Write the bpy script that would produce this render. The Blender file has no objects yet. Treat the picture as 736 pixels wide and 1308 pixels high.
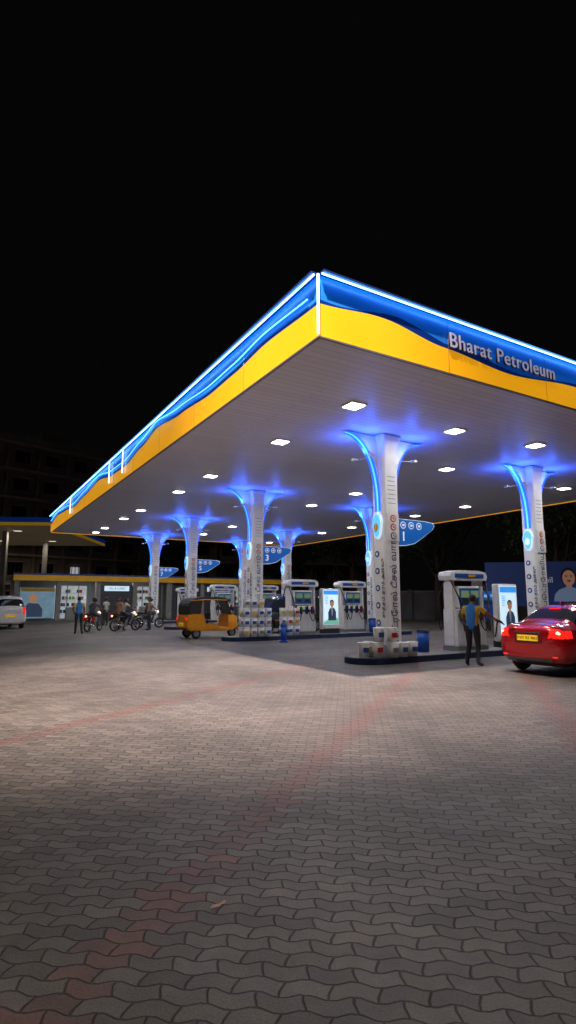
import bpy, bmesh, math, random
from mathutils import Vector, Matrix, Euler
random.seed(7)
S=bpy.context.scene
S.view_settings.view_transform='Standard'; S.view_settings.look='None'; S.view_settings.exposure=0
COL=S.collection
U=Vector((-.495,.869,0)); V=Vector((.855,.519,0)); C=Vector((.53,9.1,0))
TH=math.atan2(.519,.855)
def P(a,b,z=0): 
    p=C+U*a+V*b; return Vector((p.x,p.y,z))
# ---------------------------------------------------------------- materials
MC={}
def mat(name,col,rough=.5,metal=0,em=None,es=0,noise=0,nscale=8,bump=0,coat=0,spec=.5):
    if name in MC: return MC[name]
    m=bpy.data.materials.new(name); m.use_nodes=True; nt=m.node_tree; b=nt.nodes['Principled BSDF']
    b.inputs['Base Color'].default_value=(*col,1); b.inputs['Roughness'].default_value=rough
    b.inputs['Metallic'].default_value=metal; b.inputs['Coat Weight'].default_value=coat
    b.inputs['Specular IOR Level'].default_value=spec
    if em: b.inputs['Emission Color'].default_value=(*em,1); b.inputs['Emission Strength'].default_value=es
    if noise>0 or bump>0:
        tc=nt.nodes.new('ShaderNodeTexCoord'); n=nt.nodes.new('ShaderNodeTexNoise')
        n.inputs['Scale'].default_value=nscale; n.inputs['Detail'].default_value=6
        nt.links.new(tc.outputs['Object'],n.inputs['Vector'])
        if noise>0:
            mr=nt.nodes.new('ShaderNodeMapRange'); mr.inputs[1].default_value=.3; mr.inputs[2].default_value=.7
            mr.inputs[3].default_value=1-noise; mr.inputs[4].default_value=1+noise*.4
            nt.links.new(n.outputs['Fac'],mr.inputs[0])
            mx=nt.nodes.new('ShaderNodeVectorMath'); mx.operation='SCALE'; mx.inputs[0].default_value=col
            nt.links.new(mr.outputs[0],mx.inputs['Scale']); nt.links.new(mx.outputs[0],b.inputs['Base Color'])
            r2=nt.nodes.new('ShaderNodeMapRange'); r2.inputs[3].default_value=max(.02,rough-.12); r2.inputs[4].default_value=min(1,rough+.15)
            nt.links.new(n.outputs['Fac'],r2.inputs[0]); nt.links.new(r2.outputs[0],b.inputs['Roughness'])
        if bump>0:
            bp=nt.nodes.new('ShaderNodeBump'); bp.inputs['Strength'].default_value=bump; bp.inputs['Distance'].default_value=.02
            nt.links.new(n.outputs['Fac'],bp.inputs['Height']); nt.links.new(bp.outputs[0],b.inputs['Normal'])
    MC[name]=m; return m
WHITE=mat('white_paint',(.86,.87,.88),.35,noise=.08,nscale=3)
WHITE2=mat('white_plastic',(.8,.8,.8),.4,noise=.1,nscale=6)
GREY=mat('grey_metal',(.3,.31,.33),.4,.6,noise=.15)
DARK=mat('dark_metal',(.03,.03,.035),.45,noise=.2)
BLACK=mat('black_rubber',(.015,.015,.016),.7,noise=.2)
NAVY=mat('navy_paint',(.008,.03,.16),.35,noise=.1)
BLUEP=mat('blue_paint',(.01,.08,.42),.35,noise=.15)
BLUEK=mat('blue_kerb_paint',(.012,.035,.10),.6,noise=.6,nscale=5)
YEL=mat('yellow_paint',(.75,.45,.02),.4,noise=.1)
CONC=mat('concrete',(.20,.19,.18),.8,noise=.35,nscale=2,bump=.2)
GLASS=mat('dark_glass',(.01,.012,.015),.06,spec=.8)
CHROME=mat('chrome',(.7,.7,.7),.15,1)
REDICON=mat('red_icon',(.6,.02,.02),.5)
SKIN=mat('skin',(.20,.10,.06),.55,noise=.1,nscale=20)
HAIR=mat('hair_black',(.01,.009,.008),.6)
INK=mat('navy_ink',(.02,.04,.15),.5)
WIK=mat('white_ink',(.8,.8,.82),.5,em=(.8,.85,1),es=.35)
LEDC=mat('led_cyan',(.2,.5,1),.3,em=(.16,.50,1),es=9)
LEDW=mat('led_soft',(.2,.5,1),.3,em=(.08,.38,1),es=3.2)
LEDV=mat('led_white_blue',(.6,.8,1),.3,em=(.45,.7,1),es=4)
LEDB=mat('led_blue',(.05,.2,1),.3,em=(.008,.09,.9),es=1.3)
LEDT=mat('led_blue_bright',(.2,.5,1),.3,em=(.03,.26,1),es=3.0)
LAMP=mat('lamp_panel',(.9,.9,.9),.4,em=(1,.97,.88),es=14)
# ---------------------------------------------------------------- mesh helpers
def root(name,loc=(0,0,0),rz=0):
    e=bpy.data.objects.new(name,None); e.empty_display_size=.3; e.location=loc; e.rotation_euler=(0,0,rz); COL.objects.link(e); return e
def link(o,parent,loc=None,rot=None):
    COL.objects.link(o)
    if parent: o.parent=parent
    if loc is not None: o.location=loc
    if rot is not None: o.rotation_euler=rot if not isinstance(rot,Matrix) else rot.to_euler()
    return o
def mesh(name,vs,fs,m,parent=None,loc=None,rot=None,smooth=False,mi=None):
    me=bpy.data.meshes.new(name); me.from_pydata([tuple(v) for v in vs],[],fs)
    for k in (m if isinstance(m,(list,tuple)) else [m]): me.materials.append(k)
    if mi: me.polygons.foreach_set('material_index',mi)
    if smooth: me.polygons.foreach_set('use_smooth',[True]*len(me.polygons))
    me.update()
    return link(bpy.data.objects.new(name,me),parent,loc,rot)
def bm2(name,bm,m,parent,loc=None,rot=None,smooth=False):
    me=bpy.data.meshes.new(name); bm.to_mesh(me); bm.free()
    for k in (m if isinstance(m,(list,tuple)) else [m]): me.materials.append(k)
    if smooth: me.polygons.foreach_set('use_smooth',[True]*len(me.polygons))
    return link(bpy.data.objects.new(name,me),parent,loc,rot)
def box(name,c,s,m,parent=None,bev=.01,rot=None,seg=2):
    bm=bmesh.new(); bmesh.ops.create_cube(bm,size=1); bmesh.ops.scale(bm,vec=s,verts=bm.verts)
    if bev>0: bmesh.ops.bevel(bm,geom=bm.edges[:],offset=min(bev,min(s)*.45),segments=seg,affect='EDGES',profile=.6)
    return bm2(name,bm,m,parent,c,rot)
def cyl(name,c,r,h,m,parent=None,r2=None,n=20,rot=None,bev=0):
    bm=bmesh.new(); bmesh.ops.create_cone(bm,cap_ends=True,segments=n,radius1=r,radius2=r if r2 is None else r2,depth=h)
    if bev: bmesh.ops.bevel(bm,geom=[e for e in bm.edges if abs(e.verts[0].co.z-e.verts[1].co.z)<1e-5],offset=bev,segments=2,affect='EDGES')
    for f in bm.faces: f.smooth=abs(f.normal.z)<.9
    return bm2(name,bm,m,parent,c,rot)
def ball(name,c,s,m,parent=None,rot=None,n=14):
    bm=bmesh.new(); bmesh.ops.create_uvsphere(bm,u_segments=n,v_segments=n//2+2,radius=1); bmesh.ops.scale(bm,vec=s if hasattr(s,'__len__') else (s,s,s),verts=bm.verts)
    return bm2(name,bm,m,parent,c,rot,True)
def prism(name,pts,th,m,parent=None,loc=None,rot=None,bev=0):
    bm=bmesh.new(); a=[bm.verts.new((x,-th/2,z)) for x,z in pts]; b=[bm.verts.new((x,th/2,z)) for x,z in pts]
    n=len(pts); bm.faces.new(a); bm.faces.new(b[::-1])
    for i in range(n): bm.faces.new((a[i],b[i],b[(i+1)%n],a[(i+1)%n]))
    bmesh.ops.recalc_face_normals(bm,faces=bm.faces)
    if bev: bmesh.ops.bevel(bm,geom=bm.edges[:],offset=bev,segments=2,affect='EDGES')
    return bm2(name,bm,m,parent,loc,rot)
def tubegeo(pts,rs,n=8):
    pts=[Vector(p) for p in pts]; vs=[];fs=[]
    if not hasattr(rs,'__len__'): rs=[rs]*len(pts)
    prev=None
    for i,p in enumerate(pts):
        d=(pts[min(i+1,len(pts)-1)]-pts[max(i-1,0)]).normalized()
        if prev is None: prev=d.orthogonal().normalized()
        s=(prev-d*prev.dot(d)); s=s.normalized() if s.length>1e-6 else d.orthogonal().normalized(); prev=s
        t=d.cross(s)
        for k in range(n):
            an=2*math.pi*k/n; vs.append(p+(s*math.cos(an)+t*math.sin(an))*rs[i])
    for i in range(len(pts)-1):
        for k in range(n): fs.append((i*n+k,i*n+(k+1)%n,(i+1)*n+(k+1)%n,(i+1)*n+k))
    fs.append(tuple(range(n))[::-1]); fs.append(tuple(range((len(pts)-1)*n,len(pts)*n)))
    return vs,fs
def tube(name,pts,rs,m,parent=None,n=8):
    vs,fs=tubegeo(pts,rs,n); return mesh(name,vs,fs,m,parent,smooth=True)
def torus(name,c,R,r,m,parent,rot=None,n=28,k=10,sq=1):
    vs=[];fs=[]
    for i in range(n):
        a=2*math.pi*i/n
        for j in range(k):
            b=2*math.pi*j/k; rr=R+r*math.cos(b); vs.append((rr*math.cos(a),rr*math.sin(a),r*sq*math.sin(b)))
    for i in range(n):
        for j in range(k): fs.append((i*k+j,((i+1)%n)*k+j,((i+1)%n)*k+(j+1)%k,i*k+(j+1)%k))
    return mesh(name,vs,fs,m,parent,c,rot,True)
def text(name,body,size,loc,rz,m,parent,up=False,ext=.004,align='CENTER',off=0):
    cu=bpy.data.curves.new(name,'FONT'); cu.body=body; cu.size=size; cu.extrude=ext; cu.offset=off; cu.align_x=align; cu.align_y='CENTER'; cu.materials.append(m)
    o=bpy.data.objects.new(name,cu)
    M=Matrix.Rotation(rz,3,'Z')@Matrix.Rotation(math.pi/2,3,'X')
    if up: M=M@Matrix.Rotation(math.pi/2,3,'Z')
    return link(o,parent,loc,M)
def disc(name,c,r,m,parent,rz=0,th=.01,sx=1,n=24,sz=1):
    pts=[(r*sx*math.cos(2*math.pi*i/n),r*sz*math.sin(2*math.pi*i/n)) for i in range(n)]
    return prism(name,pts,th,m,parent,c,(0,0,rz))
# ---------------------------------------------------------------- camera & world
cam=bpy.data.cameras.new('camera'); co=bpy.data.objects.new('camera',cam); COL.objects.link(co); S.camera=co
cam.sensor_fit='HORIZONTAL'; cam.sensor_width=36; cam.lens=730/736*36; cam.clip_end=2000; cam.clip_start=.05
co.location=(0,0,1.6); co.rotation_euler=(math.radians(90+8.72),0,0)
w=bpy.data.worlds.new('World'); S.world=w; w.use_nodes=True
wt=w.node_tree; bg=wt.nodes['Background']; sky=wt.nodes.new('ShaderNodeTexSky'); sky.sky_type='NISHITA'; sky.sun_disc=False
sky.sun_elevation=math.radians(-7); sky.sun_rotation=math.radians(200); sky.air_density=.6
wt.links.new(sky.outputs[0],bg.inputs[0]); bg.inputs[1].default_value=.06
bg2=wt.nodes.new('ShaderNodeBackground'); bg2.inputs[0].default_value=(.0016,.0016,.0018,1); bg2.inputs[1].default_value=1  # faint city glow
ad=wt.nodes.new('ShaderNodeAddShader'); wt.links.new(bg.outputs[0],ad.inputs[0]); wt.links.new(bg2.outputs[0],ad.inputs[1]); wt.links.new(ad.outputs[0],wt.nodes['World Output'].inputs[0])
l=bpy.data.lights.new('ambient_fill_sun','SUN'); l.energy=.035; l.angle=math.radians(.5); l.color=(1,.93,.88)  # weak sun added as ambient fill so the dark facades show
o=bpy.data.objects.new('ambient_fill_sun',l); COL.objects.link(o); o.rotation_euler=(math.radians(48),0,math.radians(-25))
# ---------------------------------------------------------------- ground
def ground():
    m=bpy.data.materials.new('interlocking_pavers'); m.use_nodes=True; nt=m.node_tree; N=nt.nodes; L=nt.links
    bs=N['Principled BSDF']
    def M(op,a,b=None,c=None):
        n=N.new('ShaderNodeMath'); n.operation=op
        for i,v in enumerate((a,b,c)):
            if v is None: continue
            if isinstance(v,(int,float)): n.inputs[i].default_value=v
            else: L.new(v,n.inputs[i])
        return n.outputs[0]
    geo=N.new('ShaderNodeTexCoord'); sep=N.new('ShaderNodeSeparateXYZ'); L.new(geo.outputs['Object'],sep.inputs[0])
    X,Y=sep.outputs[0],sep.outputs[1]
    ph=math.radians(-6); cs,sn=math.cos(ph),math.sin(ph)
    nz0=N.new('ShaderNodeTexNoise'); nz0.inputs['Scale'].default_value=.9; L.new(geo.outputs['Object'],nz0.inputs['Vector'])
    nz1=N.new('ShaderNodeTexNoise'); nz1.inputs['Scale'].default_value=6; nz1.inputs['Detail'].default_value=3; L.new(geo.outputs['Object'],nz1.inputs['Vector'])
    wob=M('ADD',M('MULTIPLY',M('SUBTRACT',nz0.outputs['Fac'],.5),.05),M('MULTIPLY',M('SUBTRACT',nz1.outputs['Fac'],.5),.008))
    x=M('ADD',M('ADD',M('MULTIPLY',X,cs),M('MULTIPLY',Y,sn)),wob)
    y=M('ADD',M('ADD',M('MULTIPLY',X,-sn),M('MULTIPLY',Y,cs)),wob)
    W,H=.20,.096
    def tri(t,amp):
        t=M('SUBTRACT',M('MULTIPLY',M('PINGPONG',t,.5),4),1)
        t=M('MAXIMUM',M('MINIMUM',M('MULTIPLY',t,1.8),1),-1)
        return M('MULTIPLY',t,amp)
    y2=M('ADD',y,tri(M('DIVIDE',x,W),.012))
    row=M('FLOOR',M('DIVIDE',y2,H))
    x2=M('ADD',x,tri(M('DIVIDE',y,2*H),.008))
    off=M('MULTIPLY',M('FLOORED_MODULO',row,2),.5)
    q=M('ADD',M('DIVIDE',x2,W),off); colm=M('FLOOR',q)
    fx=M('FRACT',q); fy=M('FRACT',M('DIVIDE',y2,H))
    ex=M('MULTIPLY',M('MINIMUM',fx,M('SUBTRACT',1,fx)),W); ey=M('MULTIPLY',M('MINIMUM',fy,M('SUBTRACT',1,fy)),H)
    e=M('ADD',M('MINIMUM',ex,ey),M('MULTIPLY',M('SUBTRACT',nz1.outputs['Fac'],.5),.005))
    ed=N.new('ShaderNodeMapRange'); ed.interpolation_type='SMOOTHSTEP'; ed.inputs[1].default_value=.0008; ed.inputs[2].default_value=.0075; L.new(e,ed.inputs[0])
    cmb=N.new('ShaderNodeCombineXYZ'); L.new(colm,cmb.inputs[0]); L.new(row,cmb.inputs[1])
    wn=N.new('ShaderNodeTexWhiteNoise'); wn.noise_dimensions='2D'; L.new(cmb.outputs[0],wn.inputs['Vector'])
    cx=M('MULTIPLY',M('SUBTRACT',M('ADD',colm,.5),off),W); cy=M('MULTIPLY',M('ADD',row,.5),H)
    wx=M('SUBTRACT',M('MULTIPLY',cx,cs),M('MULTIPLY',cy,sn)); wy=M('ADD',M('MULTIPLY',cx,sn),M('MULTIPLY',cy,cs))
    red=None
    for (p0,p1,hw) in (((-.83,2.82),(.81,7.5),.13),((-3.24,6.75),(-2.2,8.9),.13),((4.55,10.7),(3.5,7.3),.17)):
        d=Vector((p1[0]-p0[0],p1[1]-p0[1])).normalized()
        dist=M('ABSOLUTE',M('ADD',M('MULTIPLY',wx,d.y),M('ADD',M('MULTIPLY',wy,-d.x),-(p0[0]*d.y-p0[1]*d.x))))
        k=M('LESS_THAN',dist,hw); red=k if red is None else M('MAXIMUM',red,k)
    rp=N.new('ShaderNodeValToRGB'); rp.color_ramp.elements[0].color=(.122,.108,.098,1); rp.color_ramp.elements[1].color=(.19,.172,.155,1); L.new(wn.outputs['Value'],rp.inputs[0])
    def mix(f,a,b,t='MIX'):
        n=N.new('ShaderNodeMix'); n.data_type='RGBA'; n.blend_type=t
        if isinstance(f,(int,float)): n.inputs[0].default_value=f
        else: L.new(f,n.inputs[0])
        for i,v in ((6,a),(7,b)):
            if isinstance(v,tuple): n.inputs[i].default_value=v
            else: L.new(v,n.inputs[i])
        return n.outputs[2]
    c=mix(M('MULTIPLY',red,M('ADD',.25,M('MULTIPLY',wn.outputs['Value'],.4))),rp.outputs[0],(.20,.08,.07,1))
    nz=N.new('ShaderNodeTexNoise'); nz.inputs['Scale'].default_value=.45; nz.inputs['Detail'].default_value=5; L.new(geo.outputs['Object'],nz.inputs['Vector'])
    st=N.new('ShaderNodeMapRange'); st.inputs[1].default_value=.35; st.inputs[2].default_value=.68; st.inputs[3].default_value=.62; st.inputs[4].default_value=1.14; L.new(nz.outputs['Fac'],st.inputs[0])
    nf=N.new('ShaderNodeTexNoise'); nf.inputs['Scale'].default_value=90; nf.inputs['Detail'].default_value=8; L.new(geo.outputs['Object'],nf.inputs['Vector'])
    nm=N.new('ShaderNodeTexNoise'); nm.inputs['Scale'].default_value=9; nm.inputs['Detail'].default_value=6; L.new(geo.outputs['Object'],nm.inputs['Vector'])
    f1=M('MULTIPLY',st.outputs[0],M('ADD',.3,M('MULTIPLY',nf.outputs['Fac'],.85)))
    f2=M('MULTIPLY',M('MULTIPLY',f1,1.3),M('ADD',.55,M('MULTIPLY',nm.outputs['Fac'],.9)))
    # small dark oil spots
    vo=N.new('ShaderNodeTexVoronoi'); vo.inputs['Scale'].default_value=.8; L.new(geo.outputs['Object'],vo.inputs['Vector'])
    sp=N.new('ShaderNodeMapRange'); sp.inputs[1].default_value=.04; sp.inputs[2].default_value=.13; sp.inputs[3].default_value=.72; sp.inputs[4].default_value=1; L.new(M('ADD',vo.outputs['Distance'],M('MULTIPLY',M('SUBTRACT',nm.outputs['Fac'],.5),.15)),sp.inputs[0])
    g=M('MULTIPLY',M('ADD',.34,M('MULTIPLY',ed.outputs[0],.66)),sp.outputs[0])
    sc=N.new('ShaderNodeVectorMath'); sc.operation='SCALE'; L.new(c,sc.inputs[0]); L.new(M('MULTIPLY',f2,g),sc.inputs['Scale'])
    L.new(sc.outputs[0],bs.inputs['Base Color'])
    rr=N.new('ShaderNodeMapRange'); rr.inputs[3].default_value=.42; rr.inputs[4].default_value=.75; L.new(nm.outputs['Fac'],rr.inputs[0]); L.new(rr.outputs[0],bs.inputs['Roughness'])
    bs.inputs['Specular IOR Level'].default_value=.4
    hgt=M('ADD',M('ADD',ed.outputs[0],M('MULTIPLY',nf.outputs['Fac'],.4)),M('MULTIPLY',wn.outputs['Value'],.3))
    bp=N.new('ShaderNodeBump'); bp.inputs['Strength'].default_value=.9; bp.inputs['Distance'].default_value=.007; L.new(hgt,bp.inputs['Height']); L.new(bp.outputs[0],bs.inputs['Normal'])
    mesh('paved_ground',[(-400,-100,0),(400,-100,0),(400,600,0),(-400,600,0)],[(0,1,2,3)],m)
ground()
# ---------------------------------------------------------------- canopy
LEN,WID,ZB,ZT=33.0,19.0,6.0,7.12
def interp(kn,s):
    if s<=kn[0][0]: return kn[0][1]
    for (a,fa),(b,fb) in zip(kn,kn[1:]):
        if s<=b:
            t=(s-a)/(b-a); t=t*t*(3-2*t); return fa+(fb-fa)*t
    return kn[-1][1]
KR=[(0,.54),(1.4,.64),(3,.46),(4.9,.34),(7.3,.50),(9.5,.66),(12,.4),(15,.6),(19,.4)]
KL=[(0,.54),(1.95,.60),(3.45,.52),(4.8,.50),(7.1,.62),(9.3,.78),(11,.6),(13.1,.42),(15,.45),(18,.7),(21,.55),(24,.42),(27,.6),(30,.7),(33,.5)]
def canopy():
    R=root('petrol_station_canopy',C)
    m=bpy.data.materials.new('soffit_panels'); m.use_nodes=True; nt=m.node_tree; N=nt.nodes; L=nt.links; bs=N['Principled BSDF']
    tc=N.new('ShaderNodeTexCoord'); mp=N.new('ShaderNodeMapping'); mp.inputs['Rotation'].default_value=(0,0,-TH); L.new(tc.outputs['Object'],mp.inputs[0])
    br=N.new('ShaderNodeTexBrick'); br.inputs['Scale'].default_value=1; br.inputs['Brick Width'].default_value=3.0; br.inputs['Row Height'].default_value=.2; br.inputs['Mortar Size'].default_value=.008
    br.inputs['Color1'].default_value=(.80,.79,.86,1); br.inputs['Color2'].default_value=(.74,.73,.80,1); br.inputs['Mortar'].default_value=(.48,.48,.55,1)
    L.new(mp.outputs[0],br.inputs['Vector']); L.new(br.outputs['Color'],bs.inputs['Base Color']); bs.inputs['Roughness'].default_value=.42
    bp=N.new('ShaderNodeBump'); bp.inputs['Strength'].default_value=.25; bp.inputs['Distance'].default_value=.008; bp.invert=True; L.new(br.outputs['Fac'],bp.inputs['Height']); L.new(bp.outputs[0],bs.inputs['Normal'])
    q=[P(.06,.06)-C,P(.06,WID-.06)-C,P(LEN-.06,WID-.06)-C,P(LEN-.06,.06)-C]
    vs=[v+Vector((0,0,ZB+.03)) for v in q]; mesh('soffit',vs,[(0,1,2,3)],m,R)
    vs=[v+Vector((0,0,z)) for z in (ZB+.06,ZT-.05) for v in q]
    mesh('roof_deck',vs,[(3,2,1,0),(4,5,6,7),(0,1,5,4),(1,2,6,5),(2,3,7,6),(3,0,4,7)],DARK,R)
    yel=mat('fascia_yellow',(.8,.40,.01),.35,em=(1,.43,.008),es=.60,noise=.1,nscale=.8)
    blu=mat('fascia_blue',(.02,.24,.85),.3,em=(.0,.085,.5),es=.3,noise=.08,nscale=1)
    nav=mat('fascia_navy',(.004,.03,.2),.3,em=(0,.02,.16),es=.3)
    def face(nm,S0,d,Ln,kn):
        n=int(Ln/.12); vs=[];fs=[];mi=[]
        for i in range(n+1):
            s=Ln*i/n; f=interp(kn,s); slope=(interp(kn,s+.05)-interp(kn,s-.05))/.1
            g=min(.96,f+.03+.11*max(0,min(1,.4-slope*4)))
            p=S0+d*s
            for fr in (0,.04,f,g,1): vs.append((p.x,p.y,ZB+(ZT-ZB)*fr))
        for i in range(n):
            for k,mm in enumerate((0,0,1,2)):
                fs.append((i*5+k,(i+1)*5+k,(i+1)*5+k+1,i*5+k+1)); mi.append(mm)
        mesh(nm,vs,fs,[yel,nav,blu],R,mi=mi)
    Z=Vector((0,0,0))
    face('fascia_front',Z,V,WID,KR)
    face('fascia_side',Z,U,LEN,KL)
    face('fascia_back',V*WID,U,LEN,KL)
    face('fascia_end',U*LEN,V,WID,KR)
    nf=Vector((V.y,-V.x,0)).normalized(); nl=Vector((-U.y,U.x,0)).normalized()
    def strip(nm,a,b,r,m_):
        tube(nm,[a,b],r,m_,R,6)
    up=Vector((0,0,1))
    for nm,s0,d,Ln,n in (('front',Z,V,WID,nf),('side',Z,U,LEN,nl)):
        a=s0+n*.10+up*(ZT-.02); strip('led_strip_'+nm,a,a+d*Ln,.018,LEDC)
        vs=[]
        for p in (s0,s0+d*Ln):
            for k,z in ((-.02,ZT+.0),(.16,ZT+.0),(.16,ZT+.035),(-.02,ZT+.035)): vs.append(p+n*k+up*z)
        mesh('trough_cap_'+nm,vs,[(0,1,2,3),(7,6,5,4),(0,4,5,1),(1,5,6,2),(2,6,7,3),(3,7,4,0)],NAVY,R)
        vs=[]
        for p in (s0,s0+d*Ln):
            for k,z in ((-.02,ZB-.03),(.035,ZB-.03),(.035,ZB+.0),(-.02,ZB+.0)): vs.append(p+n*k+up*z)
        mesh('bottom_trim_'+nm,vs,[(0,1,2,3),(7,6,5,4),(0,4,5,1),(1,5,6,2),(2,6,7,3),(3,7,4,0)],GREY,R)
    pts=[]
    for i in range(0,170):
        s=.3+ (LEN-.5)*i/169; f=interp(KL,s); pts.append(Z+U*s+nl*.05+up*(ZB+(ZT-ZB)*min(.95,f+.17)))
    tube('wave_led',pts,.016,LEDW,R,6)
    cn=(nf+nl).normalized()
    strip('corner_led',cn*.07+up*(ZB+.02),cn*.07+up*(ZT-.02),.022,LEDV)
    for a in (13.4,15.6,25):
        p=U*a+nl*.06; strip('vertical_led',p+up*(ZB+.25),p+up*(ZT-.0),.02,LEDV)
    for a in [3*i for i in range(1,11)]:
        p=U*a+nl*.002; strip('panel_joint',p+up*(ZB),p+up*(ZT-.05),.004,GREY)
    for a in [3.1*i for i in range(1,6)]:
        p=V*a+nf*.002; strip('panel_joint',p+up*(ZB),p+up*(ZT-.05),.004,GREY)
    lt=mat('raised_letters',(.6,.6,.7),.4,em=(.5,.5,.8),es=.28); le=mat('letter_backing',(.04,.04,.09),.6)  # letters are unlit; faint glow put into their material
    p=V*4.75+nf*.075+up*(ZB+.665)
    t=text('lettering','Bharat Petroleum',.43,p,TH,lt,R,ext=.006,off=.002); t.data.space_character=1.1
    p=V*4.75+nf*.045+up*(ZB+.665)
    t=text('lettering_backing','Bharat Petroleum',.43,p,TH,le,R,ext=.02,off=.005); t.data.space_character=1.1
    pos=[]
    for a in (2.5,6.0,11.2,14.7,20.4,23.8,28.6,31.3):
        for b in (2.6,9.2,15.8): pos.append((a,b))
    pos+= [(2.7,6.1),(2.7,12.6),(14.7,6.0),(23.8,6.4),(31.3,6.3)]
    for i,(a,b) in enumerate(pos):
        q=P(a,b)-C
        box('light_frame',(q.x,q.y,ZB+.012),(.46,.46,.03),WHITE2,R,.005,(0,0,TH))
        box('light_panel',(q.x,q.y,ZB-.009),(.36,.36,.012),LAMP,R,0,(0,0,TH))
        l=bpy.data.lights.new('downlight','AREA'); l.energy=56; l.size=.36; l.color=(1,.97,.9)
        o=bpy.data.objects.new('downlight',l); link(o,R,(q.x,q.y,ZB-.03))
canopy()
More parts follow.
